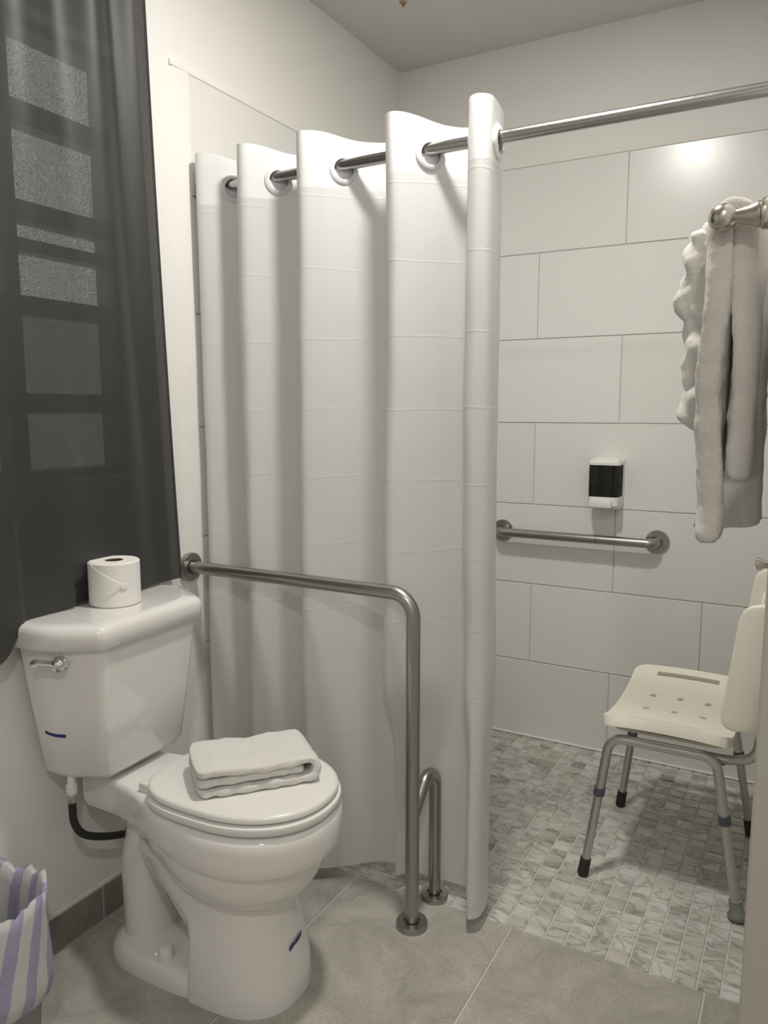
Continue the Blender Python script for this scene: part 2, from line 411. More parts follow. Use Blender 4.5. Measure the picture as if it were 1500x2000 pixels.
so = obj('mosaic_field', stuff, M_MARBLE, floor); so['kind'] = 'stuff'
# skirting tiles along the left wall
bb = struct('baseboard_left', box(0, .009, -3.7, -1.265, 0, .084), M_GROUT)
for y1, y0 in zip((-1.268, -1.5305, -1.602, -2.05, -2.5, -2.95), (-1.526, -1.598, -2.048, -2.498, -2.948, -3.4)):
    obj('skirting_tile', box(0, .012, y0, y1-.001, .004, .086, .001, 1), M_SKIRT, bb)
# plaster lip above skirting
obj('plaster_lip', box(0, .007, -3.4, -1.265, .085, .098, .003), M_PLASTER, bb)

# ------------------------------------------------------------------ window
win = struct('window_1', box(-.13, -.085, WY0, WY0+.03, WZ0, WZ1), M_FRAME)
fb = bmesh.new()
for a in [(-.13, -.06, WY1-.022, WY1, WZ0, WZ1), (-.13, -.06, WY0, WY1, WZ1-.018, WZ1), (-.13, -.06, WY0, WY1, WZ0, WZ0+.02)]: box(*a, bm=fb)
obj('frame', fb, M_FRAME, win)
obj('mullion', box(-.12, -.07, -1.715, -1.675, WZ0, WZ1), M_FRAME, win)
for z0, z1 in ((1.905, 1.955), (1.698, 1.742), (1.632, 1.660), (1.494, 1.534), (1.270, 1.316)):
    obj('glazing_bar', box(-.115, -.07, WY0, WY1, z0, z1), M_FRAME, win)
for ya, yb in ((WY0+.03, -1.715), (-1.675, WY1-.022)):
    for z0, z1 in ((1.955, WZ1-.018), (1.742, 1.905), (1.66, 1.698), (1.534, 1.632), (1.316, 1.494), (WZ0+.02, 1.27)):
        obj('pane', box(-.102, -.098, ya, yb, z0, z1), M_GLASS, win)
obj('insect_screen', box(-.1275, -.1265, WY0, WY1, WZ0, 1.5), M_SCREEN, win)

# ------------------------------------------------------------------ recessed ceiling lamps
def can_light(loc, watts, label, col, size=.15):
    t = thing('ceiling_light', label, 'ceiling light', (loc[0], loc[1], H))
    obj('trim_ring', lathe([(.078, -.001), (.105, -.001), (.108, -.006), (.082, -.010), (.078, -.006)], 40), M_CAP, t, True, 40)
    obj('diffuser', lathe([(.001, -.004), (.078, -.004), (.078, -.002), (.001, -.002)], 40), emit('lamp_diffuser', col, 4), t)
    ld = bpy.data.lights.new('lamp', 'AREA'); ld.shape = 'DISK'; ld.size = size; ld.energy = watts; ld.color = col
    lo = bpy.data.objects.new('lamp', ld); C.objects.link(lo); lo.parent = t; lo.location = (0, 0, loc[2]-H)
    return t
can_light(LAMP_POS, LAMP_W, 'round white recessed ceiling lamp above the toilet and shower', LAMP_COL)
can_light(HALL_POS, HALL_W, 'round white recessed ceiling lamp behind the camera by the entrance', LAMP_COL, .156)
t = thing('ceiling_screw', 'small rusty brown screw stub in the grey ceiling', 'screw', (.259, -.462, H))
obj('shank', lathe([(.004, -.014), (.005, 0)], 10), MT('rust').base((.28, .16, .06), .7).m, t)
obj('washer', lathe([(.011, -.004), (.013, 0)], 14), MT('pale_rust').base((.42, .30, .17), .7).m, t)

# ------------------------------------------------------------------ shower curtain rod + curtain
RY, RZ = -1.152, 1.871
rodt = thing('shower_curtain_rod', 'straight steel shower curtain rod running across the shower opening', 'curtain rod', (0, RY, RZ))
obj('rod', tube([(.012, 0, 0), (WR-.002, 0, 0)], .0135, 24), M_ROD, rodt, True, 40)
for x, d in ((.008, 1), (WR-.0005, -1)):
    obj('flange', lathe([(.031, 0), (.031, .006), (.026, .010), (.018, .012), (.018, .022), (.0136, .022)], 28, axis_m((x, 0, 0), (d, 0, 0))), M_ROD, rodt, True, 40)

cp = [(.012, -1.135), (.022, -1.19), (.046, -1.215), (.085, -1.185), (.128, -1.14), (.172, -1.092), (.198, -1.098), (.186, -1.15),
      (.168, -1.198), (.192, -1.216), (.225, -1.19), (.272, -1.144), (.325, -1.094), (.368, -1.09), (.372, -1.14), (.352, -1.194),
      (.376, -1.218), (.42, -1.19), (.468, -1.146), (.535, -1.092), (.60, -1.085), (.618, -1.135), (.598, -1.192),
      (.628, -1.216), (.668, -1.18), (.705, -1.14), (.752, -1.088), (.795, -1.10), (.803, -1.15), (.806, -1.196),
      (.832, -1.216), (.857, -1.196), (.858, -1.15), (.852, -1.11), (.846, -1.088)]
path = resample(catmull([(x, y, 0) for x, y in cp], 10), .0062)
crossings = []
for i in range(len(path)-1):
    if (path[i].y-RY)*(path[i+1].y-RY) < 0: crossings.append(i)
NC = len(path); zt = 1.946; zb = .04
zs = [zt-.0065*k for k in range(22)]; z_ = zs[-1]
nlow = 60
zs += [z_+(zb-z_)*(k+1)/nlow for k in range(nlow)]
curt = thing('shower_curtain', 'white fabric shower curtain with white grommets pushed along the rod', 'shower curtain', (0, 0, 0))
rc = [Vector((path[i].x, RY, RZ-.0105)) for i in crossings]
bm = bmesh.new(); uvl = bm.loops.layers.uv.new('uv'); G = []; UVc = {}
for zi, z in enumerate(zs):
    row = []; f = (zt-z)/(zt-zb)
    for i, p in enumerate(path):
        am = 1-.10*f
        x = p.x; y = RY+(p.y-RY)*am
        n1 = noise.noise((p.x*9, f*3.0, .3)); n2 = noise.noise((p.x*22, f*9.0, 4.3))
        k = min(1, f*5)
        x += k*(.006*n1+.0025*n2)*(1 if p.x > .05 else .4); y += k*(.008*n1+.004*n2)
        zz = z
        sc_ = min(1, max(0, (p.y+1.205)/.085)); zz = z-.018*sc_*sc_*(3-2*sc_)*max(0, 1-f*14)*(1 if p.x < .80 else .35)
        lo = min(1, max(0, (.62-z)/.22)); lo = lo*lo*(3-2*lo); wx = min(1, max(0, (p.x-.56)/.07))*min(1, max(0, (.835-p.x)/.06))
        if y < -1.085: y += lo*wx*(-1.085-y)*.92
        if f > .999: zz = z+.008*noise.noise((p.x*6, 0, 9))
        v = bm.verts.new((max(x, .0125), y, zz)); row.append(v); UVc[v] = (i*.0062, z)
    G.append(row)
for a in range(len(zs)-1):
    for i in range(NC-1):
        c = (G[a][i].co+G[a+1][i+1].co)/2
        if any((c-q).length < .0285 for q in rc): continue
        fc = bm.faces.new((G[a][i], G[a+1][i], G[a+1][i+1], G[a][i+1]))
        for lp in fc.loops: lp[uvl].uv = UVc[lp.vert]
bmesh.ops.delete(bm, geom=[v for v in bm.verts if not v.link_faces], context='VERTS')
obj('cloth', bm, M_CURT, curt, True)
# hemmed leading edge and top hem as a thicker welt
for i, q in zip(crossings, rc):
    tdir = (path[min(i+2, NC-1)]-path[max(i-1, 0)]).normalized(); nr = Vector((tdir.y, -tdir.x, 0))
    g = lathe([(.0240, -.005), (.0255, -.0065), (.033, -.006), (.0368, -.003), (.0368, .003), (.033, .006), (.0255, .0065), (.0240, .005), (.0240, -.005)], 36, axis_m(q, nr))
    bmesh.ops.remove_doubles(g, verts=g.verts, dist=1e-5)
    obj('grommet', g, M_GROM, curt, True, 45)

# ------------------------------------------------------------------ floor-to-wall grab bar beside the toilet
gb = thing('floor_grab_bar', 'brushed steel L-shaped grab bar from wall to floor beside the toilet', 'grab bar', (0, 0, 0))
GY = -1.246; GX = .703
obj('bar', tube(fillet([(.008, GY, .845), (GX, GY, .845), (GX, GY, .004)], .058, 12), .0172, 22), M_STEEL, gb, True, 40)
obj('brace', tube(fillet([(GX, GY+.004, .292), (GX, GY+.080, .366), (GX, GY+.131, .345), (GX, GY+.131, .004)], .045, 10), .0162, 20), M_STEEL, gb, True, 40)
def flange(par, loc, d, r=.038, h=.013, mat=M_STEEL):
    return obj('flange', lathe([(r, 0), (r, h*.75), (r-.002, h), (.021, h), (.0195, h*.7), (.012, h*.7)], 36, axis_m(loc, d)), mat, par, True, 35)
flange(gb, (.001, GY, .845), (1, 0, 0), .040); flange(gb, (GX, GY, 0), (0, 0, 1), .040, .015); flange(gb, (GX, GY+.131, 0), (0, 0, 1), .036, .015)

# ------------------------------------------------------------------ grab bar on the shower wall
wb = thing('wall_grab_bar', 'horizontal brushed steel grab bar on the shower back wall', 'grab bar', (.755, -.008, .817))
obj('bar', tube(fillet([(-.288, 0, 0), (-.288, -.058, 0), (.288, -.058, 0), (.288, 0, 0)], .035, 8), .0165, 20), M_STEEL, wb, True, 40)
for x in (-.288, .288): flange(wb, (x, 0, 0), (0, -1, 0), .041, .010)
obj('joint_mark', tube([(.086, -.058, 0), (.0875, -.058, 0)], .0168, 20), M_RUBBER, wb)

# ------------------------------------------------------------------ soap dispenser
sd = thing('soap_dispenser', 'white wall soap dispenser with smoked window above the shower grab bar', 'soap dispenser', (.866, -.0085, .93))
def rrect(x0, x1, y0, y1, z, r, n=5, back=True):
    pts = []
    for cx, cy, a0 in ((x1-r, y1-r, 0), (x0+r, y1-r, 90), (x0+r, y0+r, 180), (x1-r, y0+r, 270)):
        for k in range(n+1):
            a = math.radians(a0+90*k/n); pts.append(Vector((cx+r*math.cos(a), cy+r*math.sin(a), z)))
    return pts
W2 = .052
obj('back_plate', box(-W2-.003, W2+.003, -.012, 0, .012, .178, .004), M_CAP, sd, True, 40)
obj('window', loft([rrect(-W2, W2, -.088, -.008, z, .010) for z in (.044, .158)]), M_SMOKE, sd, True, 40)
obj('soap', loft([rrect(-W2+.004, W2-.004, -.083, -.013, z, .008) for z in (.045, .085)]), M_SOAP, sd, True, 40)
obj('back_panel', box(-.034, .034, -.02, -.0125, .05, .155, .002), M_SOAP, sd)
obj('lid', loft([rrect(-W2-.002, W2+.002, -.091, 0, .157, .012), rrect(-W2-.002, W2+.002, -.091, 0, .166, .012), rrect(-W2+.006, W2-.006, -.076, 0, .178, .014), rrect(-W2+.014, W2-.014, -.06, 0, .182, .014)]), M_CAP, sd, True, 35)
obj('base', loft([rrect(-W2+.008, W2-.002, -.072, 0, .0, .02), rrect(-W2+.002, W2+.002, -.09, 0, .014, .016), rrect(-W2-.002, W2+.002, -.091, 0, .045, .012)]), M_CAP, sd, True, 35)
obj('push_bar', box(-.044, .034, -.107, -.085, .008, .036, .004), M_CAP, sd, True, 40)

# ------------------------------------------------------------------ toilet
TL = thing('toilet', 'white porcelain two-piece toilet with closed lid and blue tape marks', 'toilet', (0, -1.59, 0), math.radians(1.6))
def tank_ring(w, back, front, hb, hf, cham, rr=.02):
    # plan: back edge at u=back, sides half-width hb, chamfer to the flat front of half-width hf
    P = [(back, -hb), (cham, -hb*1.0), (front, -hf), (front, hf), (cham, hb), (back, hb)]
    P = [Vector((a, b, 0)) for a, b in P]; out = []; n = len(P)
    rads = [.01, .16, .028, .028, .16, .01]
    for i in range(n):
        a, b, c = P[i-1], P[i], P[(i+1) % n]; u, v = (a-b).normalized(), (c-b).normalized(); ang = u.angle(v)
        d = min(rads[i]/math.tan(ang/2), .48*(a-b).length, .48*(c-b).length); r_ = d*math.tan(ang/2)
        ctr = b+(u+v).normalized()*(r_/math.sin(ang/2)); s, e = b+u*d-ctr, b+v*d-ctr; tot = s.angle(e)
        for k in range(7):
            f = k/6; q = ctr+(s*math.sin((1-f)*tot)+e*math.sin(f*tot))/math.sin(tot); out.append(Vector((q.x, q.y, w)))
    return out
tk = [(.452, .03, .148, .130, .095, .060), (.455, .022, .160, .153, .116, .070), (.470, .018, .169, .166, .126, .075), (.62, .016, .187, .190, .138, .085), (.775, .014, .203, .212, .150, .095)]
def tank_at(z):
    for a, b in zip(tk[2:], tk[3:]):
        if z <= b[0] or b is tk[-1]:
            f = (z-a[0])/(b[0]-a[0]); return tank_ring(z, *[x+(y-x)*f for x, y in zip(a[1:], b[1:])])
def tank_pt(z, u):
    # point on the near angled face of the tank at height z and depth u, with outward normal
    r = [q for q in tank_at(z) if q.y < 0]; best = None
    for a, b in zip(r, r[1:]):
        if min(a.x, b.x)-1e-6 <= u <= max(a.x, b.x)+1e-6 and abs(b.x-a.x) > 1e-6:
            f = (u-a.x)/(b.x-a.x); q = a.lerp(b, f); d = (b-a).normalized(); n_ = Vector((d.y, -d.x, 0))
            if n_.y > 0: n_ = -n_
            if best is None or q.y < best[0].y: best = (q, n_)
    return best
obj('tank', loft([tank_ring(z, b, f, hb, hf, c) for z, b, f, hb, hf, c in tk]), M_PORC, TL, True, 50)
ld_ = [(.770, .010, .210, .222, .154, .102), (.774, .008, .216, .229, .158, .105), (.806, .008, .2165, .230, .159, .105), (.816, .009, .213, .227, .156, .104), (.8225, .014, .205, .219, .149, .10), (.8250, .03, .185, .20, .13, .09)]
obj('tank_lid', loft([tank_ring(*a) for a in ld_]), M_PORC, TL, True, 60)
# flush lever on the angled near face of the tank
lev = obj('flush_lever', lathe([(.017, 0), (.017, .004), (.012, .008), (.010, .012), (.015, .016), (.0155, .022), (.011, .028), (.003, .030)], 24), M_CHROME, TL, True, 45)
LV, fn = tank_pt(.742, .124)
lev.matrix_local = axis_m(LV, fn)
la = bmesh.new()
sd_ = Vector((fn.y, -fn.x, 0)); b0 = LV+fn*.02
tube([b0, b0+sd_*.02+Vector((0, 0, .001)), b0+sd_*.036+Vector((0, 0, .003))+fn*.001, b0+sd_*.049+Vector((0, 0, .005))+fn*.002, b0+sd_*.056+Vector((0, 0, .005))+fn*.002], [.010, .0095, .0085, .0095, .004], 14, bm=la)
obj('lever_arm', la, M_CHROME, lev, True, 50).matrix_parent_inverse = axis_m(LV, fn).inverted()

def egg(w, u0, u1, hw, pw=2.2, n=40, wide=.55, rear=None):
    # egg-shaped plan from u0 (rear) to u1 (front); widest at fraction wide
    uc = u0+(u1-u0)*wide; pts = []
    for k in range(n):
        a = 2*PI*k/n; c, s = math.cos(a), math.sin(a)
        r = (u1-uc) if c >= 0 else (uc-u0); e = 2/pw
        e2 = e if c >= 0 else (2/rear if rear else e)
        pts.append(Vector((uc+r*math.copysign(abs(c)**e2, c), hw*math.copysign(abs(s)**(e if c >= 0 else e2), s), w)))
    return pts
def deck_ring(w, inset=0.0, n=48):
    # rim plan with the narrower deck running back under the tank
    half = [(.045, .084), (.10, .086), (.155, .091), (.215, .104), (.272, .126), (.328, .150), (.390, .169), (.462, .178), (.524, .174), (.580, .156), (.625, .124), (.657, .082), (.674, .037), (.677, 0)]
    pts = catmull([(a, b, 0) for a, b in half], 5)
    out = []
    for p in pts: out.append(Vector((max(.045, p.x-inset*(1 if p.x > .5 else 0)), p.y-inset, w)))
    out[-1].y = 0
    mir = [Vector((p.x, -p.y, w)) for p in reversed(out[:-1])]
    return out+mir
def scale_ring(r, w, su, sv, cu, cv=0):
    return [Vector((cu+(p.x-cu)*su, cv+(p.y-cv)*sv, w)) for p in r]
R0 = deck_ring(.412)
ZR = .022
rim = [scale_ring(R0, .330+ZR, .975, .965, .40), scale_ring(R0, .340+ZR, .992, .988, .38), scale_ring(R0, .350+ZR, 1.0, 1.0, .38), scale_ring(R0, .385+ZR, 1.003, 1.003, .38), scale_ring(R0, .402+ZR, .997, .992, .38), scale_ring(R0, .4115+ZR, .978, .96, .38), scale_ring(R0, .414+ZR, .93, .90, .38)]
obj('rim', loft(rim), M_PORC, TL, True, 60)
bowl = [egg(z+ZR*.8, a+.02, b+.018, hw+.002, 2.15, 56, .52, 2.2) for z, a, b, hw in ((.222, .33, .560, .100), (.228, .30, .578, .120), (.240, .275, .592, .134), (.262, .25, .606, .146), (.292, .225, .621, .156), (.322, .205, .632, .163), (.340, .20, .637, .166), (.352, .20, .638, .166))]
obj('bowl', loft(bowl), M_PORC, TL, True, 60)
# pedestal column
ped = [egg(0.0, .375, .596, .127, 2.5, 64, .25, 9), egg(.012, .375, .596, .127, 2.5, 64, .25, 9), egg(.06, .376, .592, .124, 2.5, 64, .25, 9), egg(.13, .378, .578, .119, 2.4, 64, .26, 9),
       egg(.180, .374, .572, .117, 2.4, 64, .28, 9), egg(.205, .345, .571, .118, 2.3, 64, .34, 7), egg(.225, .305, .572, .121, 2.3, 64, .42, 5), egg(.248, .262, .575, .126, 2.2, 64, .48, 3.6), egg(.275, .225, .580, .132, 2.2, 64, .52, 3), egg(.31, .19, .59, .138, 2.2, 64, .55, 2.6)]
obj('pedestal', loft(ped), M_PORC, TL, True, 45)
foot = [egg(0, .095, .48, .125, 3, 48, .5), egg(.020, .095, .48, .125, 3, 48, .5), egg(.034, .103, .47, .119, 3, 48, .5), egg(.042, .116, .46, .109, 3, 48, .5), egg(.046, .135, .44, .095, 3, 48, .5)]
obj('foot', loft(foot), M_PORC, TL, True, 60)
trap = [(.44, 0, .09), (.38, 0, .125), (.325, 0, .175), (.270, 0, .255), (.222, 0, .300), (.188, 0, .285), (.170, 0, .22), (.168, 0, .14), (.170, 0, .05), (.170, 0, .01)]
tb = tube(catmull(trap, 6), .060, 24)
for v in tb.verts: v.co.y *= 1.25
obj('trapway', tb, M_PORC, TL, True)
obj('deck_web', loft([egg(.22, .14, .36, .048, 3, 32, .5), egg(.33, .09, .37, .060, 3, 32, .5), egg(.365+ZR, .045, .36, .084, 3, 32, .5)]), M_PORC, TL, True, 60)
for v_ in (-.088, .088):
    cpb = obj('bolt_cap', lathe([(.0185, 0), (.0185, .006), (.0168, .028), (.0135, .034), (.004, .0355)], 24), M_CAP, TL, True, 50); cpb.location = (.290, v_, .0395)
# seat ring, lid, hinges
def seat_ring(w, gr):
    return egg(w+ZR, .266-gr*.3, .673+gr, .168+gr, 2.15, 64, .50, 3.4)
st = [seat_ring(.4165, -.008), seat_ring(.4185, -.001), seat_ring(.428, .004), seat_ring(.436, .002), seat_ring(.4405, -.008)]
obj('seat', loft(st), M_SEAT, TL, True, 50)
lr = [seat_ring(.4440, -.008), seat_ring(.4452, -.003), seat_ring(.4535, -.003), seat_ring(.4575, -.006), seat_ring(.4590, -.014)]
obj('seat_lid', loft(lr), M_SEAT, TL, True, 50)
for v_ in (-.088, .088):
    obj('hinge', box(.238, .284, v_-.011, v_+.011, .413+ZR, .436+ZR, .004), M_CAP, TL, True, 50)
    obj('bumper', box(.35, .362, v_*1.2-.008, v_*1.2+.008, .4400+ZR, .4450+ZR), M_CAP, TL)
# blue tape marks
def tape_strip(pts, h, notch=()):
    rings = []
    for k, (q, n_) in enumerate(pts):
        hh = h*(.5 if k in notch else 1); q = q+n_*.0004; u_ = Vector((0, 0, 1))
        rings.append([q, q+u_*hh, q+u_*hh+n_*.0008, q+n_*.0008])
    return loft(rings)
obj('tape_mark', tape_strip([tank_pt(.566-.004*k/8-.002*math.sin(PI*k/8), .050+.052*k/8) for k in range(9)], .014), M_BLUE, TL)
pp = []
for k in range(9):
    y_ = .030-.048*(1-k/8); z_ = .112+.012*k/8+.002*math.sin(2*PI*k/8)
    ra = egg(z_, .288, .5815, .1195, 2.4, 240, .45, 9)
    q = min((r for r in ra if r.x > .45), key=lambda r: abs(r.y-y_)); pp.append((q, Vector((.92, y_*4, .05)).normalized()))
obj('tape_mark', tape_strip(pp, .0105, (3,)), M_BLUE, TL)
# water supply hose
obj('supply_hose', tube(catmull([(.075, -.141, .41), (.075, -.142, .375), (.075, -.139, .340), (.075, -.120, .305), (.075, -.085, .279), (.075, -.03, .252), (.078, .045, .226)], 8), .0088, 14), M_HOSE, TL, True)
obj('hose_fitting', lathe([(.011, 0), (.0125, .008), (.0125, .022), (.009, .024), (.009, .05)], 18, Matrix.Translation((.075, -.141, .412))), M_CAP, TL, True, 40)
obj('hose_ferrule', lathe([(.0105, 0), (.0105, .018), (.0095, .02)], 16, Matrix.Translation((.075, -.141, .392))), M_NICKEL, TL, True, 40)

# ------------------------------------------------------------------ toilet roll
tp = thing('toilet_paper_roll', 'white toilet paper roll with a folded pointed end on the tank lid', 'toilet paper', (.083, -1.582, .8255))
R, ri, h = .058, .021, .103
obj('roll', lathe([(ri, 0), (R-.003, 0), (R, .003), (R, h-.003), (R-.003, h), (ri, h), (ri, 0)], 56), M_TISSUE, tp, True, 40)
obj('core', lathe([(ri+.0004, .001), (ri+.0004, h-.001), (ri-.0012, h-.001), (ri-.0012, .001), (ri+.0004, .001)], 32), M_CARD, tp, True, 40)
# loose folded sheet: a pointed flap wrapped round the roll, and a round seal
def wrap(poly_rows, rr, par, name, mat):
    b = bmesh.new(); rows = []
    for z, a0, a1 in poly_rows:
        rows.append([b.verts.new(((rr)*math.cos(math.radians(a0+(a1-a0)*k/16)), rr*math.sin(math.radians(a0+(a1-a0)*k/16)), z)) for k in range(17)])
    for r1, r2 in zip(rows, rows[1:]):
        for k in range(16): b.faces.new((r1[k], r1[k+1], r2[k+1], r2[k]))
    o = obj(name, b, mat, par, True); m = o.modifiers.new('s', 'SOLIDIFY'); m.thickness = .0009; m.offset = 1; return o
rows = []
for k in range(15):
    z = .002+(h-.004)*k/14; f = k/14
    tip = -17+ (0 if False else 0)
    a1 = -17-abs(f-.5)*2*78 if f <= .5 else -17-abs(f-.5)*2*84
    rows.append((z, -128, max(-127, a1)))
wrap(rows, R+.0003, tp, 'folded_end', M_TISSUE)
seal = obj('seal', lathe([(.0088, 0), (.0088, .0008), (.0076, .0012)], 24), M_TISSUE, tp, True, 40)
a_ = math.radians(-22); seal.matrix_local = axis_m(Vector(((R+.0022)*math.cos(a_), (R+.0022)*math.sin(a_), h*.5)), (math.cos(a_), math.sin(a_), 0))

# ------------------------------------------------------------------ folded towel on the seat lid
def soft(o, amp, sc, lv=2):
    subsurf(o, lv)
    tx = bpy.data.textures.new('lumps', 'CLOUDS'); tx.noise_scale = sc
    m = o.modifiers.new('d', 'DISPLACE'); m.texture = tx; m.strength = amp; m.mid_level = .5; m.texture_coords = 'LOCAL'
    return o
def slab(l, wd, zc, th, x0=0, bow=0.0, tail=0.0):
    # rounded thick layer of cloth running along x
    rings = []; N = 14
    for i in range(N+1):
        f = i/N; x = x0+l*f; t = th*(1 if 0 < i < N else .55)
        dz = bow*math.sin(PI*f)+tail*(f**3)
        sec = []
        for (yy, zz) in ((-wd/2, -t*.28), (-wd/2+.004, -t/2), (0, -t/2), (wd/2-.004, -t/2), (wd/2, -t*.28), (wd/2, t*.28), (wd/2-.004, t/2), (wd*.2, t/2), (-wd*.2, t/2), (-wd/2+.004, t/2), (-wd/2, t*.28)):
            sec.append(Vector((x, yy, zc+dz+zz)))
        rings.append(sec)
    return loft(rings)
ft = thing('folded_towel', 'folded white terry towel lying on the closed toilet lid', 'towel', (.474, -1.566, .482), math.radians(49))
# profile: outer wrap with a rounded fold at the far right end, layers inside
def fold_profile(L, th, lays, wd, y0):
    b = bmesh.new(); pts = []
    r = th*.5
    pts.append(Vector((-L/2, 0, r)))
    for k in range(1, 8): pts.append(Vector((-L/2+(L-.05)*k/8, 0, r)))
    for k in range(0, 9):
        a = -PI/2+PI*k/8; R_ = lays/2-r
        pts.append(Vector((L/2-.03+R_*math.cos(a)*1.0, 0, lays/2+R_*math.sin(a))))
    for k in range(7, -1, -1): pts.append(Vector((-L/2+(L-.05)*k/8-.004, 0, lays-r+.004*math.sin(k*.9))))
    rings = []
    for i, p in enumerate(pts):
        t = (pts[min(i+1, len(pts)-1)]-pts[max(i-1, 0)]).normalized(); nr = Vector((-t.z, 0, t.x))
        sec = []
        for yy, q in ((-wd/2, .35), (-wd/2+.006, .5), (-wd/6, .5), (wd/6, .5), (wd/2-.006, .5), (wd/2, .35), (wd/2, -.35), (wd/2-.006, -.5), (wd/6, -.5), (-wd/6, -.5), (-wd/2+.006, -.5), (-wd/2, -.35)):
            sec.append(p+nr*(q*th)+Vector((0, yy+y0, 0)))
        rings.append(sec)
    return loft(rings, bm=b)
o = obj('outer_fold', fold_profile(.265, .019, .060, .165, 0), M_TERRY, ft); soft(o, .011, .04, 2)
o = obj('inner_layer', slab(.236, .150, .030, .022, -.136), M_TERRY, ft); soft(o, .009, .03, 2)

# ------------------------------------------------------------------ shower chair
ch = thing('shower_chair', 'cream plastic shower chair with grey aluminium legs by the partition wall', 'shower chair', (1.215, -.60, 0))
CX, CY = 1.215, -.60
def seat_z(y, hw=.235): return .447+.034*(abs(y)/hw)**2.2
def rounded_outline(hx, hy, r, n=6):
    return rrect(-hx, hx, -hy, hy, 0, r, n)
# seat grid with a handle slot on each side and drain holes
def seat_mesh():
    b = bmesh.new(); NX, NY = 72, 108; hx, hy = .160, .240; th = .026; V = {}
    def inside(x, y):
        r = .035; dx, dy = abs(x)-(hx-r), abs(y)-(hy-r)
        return not (dx > 0 and dy > 0 and dx*dx+dy*dy > r*r)
    def hole(x, y):
        if abs(abs(y)-.198) < .012 and abs(x) < .088: return True
        for hxq in (-.075, 0, .075):
            for hyq in (-.055, .055):
                if (x-hxq)**2+(y-hyq)**2 < .0105**2: return True
        return False
    xs = [-hx+2*hx*i/NX for i in range(NX+1)]; ys = [-hy+2*hy*j/NY for j in range(NY+1)]
    def vert(i, j):
        if (i, j) not in V:
            x, y = xs[i], ys[j]; r = .035
            dx, dy = abs(x)-(hx-r), abs(y)-(hy-r)
            if dx > 0 and dy > 0:
                l_ = math.hypot(dx, dy)
                if l_ > r: x = math.copysign(hx-r+dx/l_*r, x); y = math.copysign(hy-r+dy/l_*r, y)
            z = seat_z(y)-.006*(x/hx)**2
            V[(i, j)] = b.verts.new((x, y, z))
        return V[(i, j)]
    for i in range(NX):
        for j in range(NY):
            cx, cy = (xs[i]+xs[i+1])/2, (ys[j]+ys[j+1])/2
            if hole(cx, cy): continue
            b.faces.new((vert(i, j), vert(i+1, j), vert(i+1, j+1), vert(i, j+1)))
    bmesh.ops.remove_doubles(b, verts=b.verts, dist=.0006)
    return b
o = obj('seat', seat_mesh(), M_CHAIR, ch, True)
m = o.modifiers.new('s', 'SOLIDIFY'); m.thickness = .026; m.offset = -1
bevel_mod(o, .005, 3, 40)
obj('seat_pan', loft([rrect(-.14, .14, -.172, .172, z, .03) for z in (.416, .423)]), M_CHAIR, ch, True, 40)
# backrest: U-shaped in plan, leaning back
def back_mesh():
    b = bmesh.new()
    plan = catmull([(.130, -.243, 0), (.165, -.243, 0), (.196, -.232, 0), (.210, -.20, 0), (.216, -.12, 0), (.218, 0, 0), (.216, .12, 0), (.210, .20, 0), (.196, .232, 0), (.165, .243, 0), (.130, .243, 0)], 6)
    N = len(plan); zs_ = [.505+.31*k/16 for k in range(17)]; G = []
    for k, z in enumerate(zs_):
        row = []
        for i, p in enumerate(plan):
            f = i/(N-1); e = min(f, 1-f)
            # corners of the plate rounded off towards the free edges
            zz = z; lift = 0
            if e < .10:
                q = 1-e/.10; cut = .035*(1-math.sqrt(max(0, 1-q*q)))
                zz = .505+cut+(z-.505)*(.31-2*cut)/.31
            top = .012*math.sin(PI*f)
            row.append(b.verts.new((p.x+.115*(zz-.505)*1.0-(.0), p.y*(1-.05*((zz-.505)/.31)), zz+top*((zz-.505)/.31))))
        G.append(row)
    for a in range(len(G)-1):
        for i in range(N-1): b.faces.new((G[a][i], G[a][i+1], G[a+1][i+1], G[a+1][i]))
    return b
o = obj('backrest', back_mesh(), M_CHAIR, ch, True); m = o.modifiers.new('s', 'SOLIDIFY'); m.thickness = .024; m.offset = 1; bevel_mod(o, .006, 3, 40)
BR = o
for s in (-1, 1):
    rb = obj('grip_rib', tube([(.170, s*.2385, .56), (.182, s*.2365, .66), (.194, s*.2345, .75)], [.005, .006, .004], 10), M_CHAIR, BR, True)
rr_ = .0128
feet = {(-1, -1): (-.195, -.226), (-1, 1): (-.188, .212), (1, -1): (.198, -.226), (1, 1): (.198, .218)}
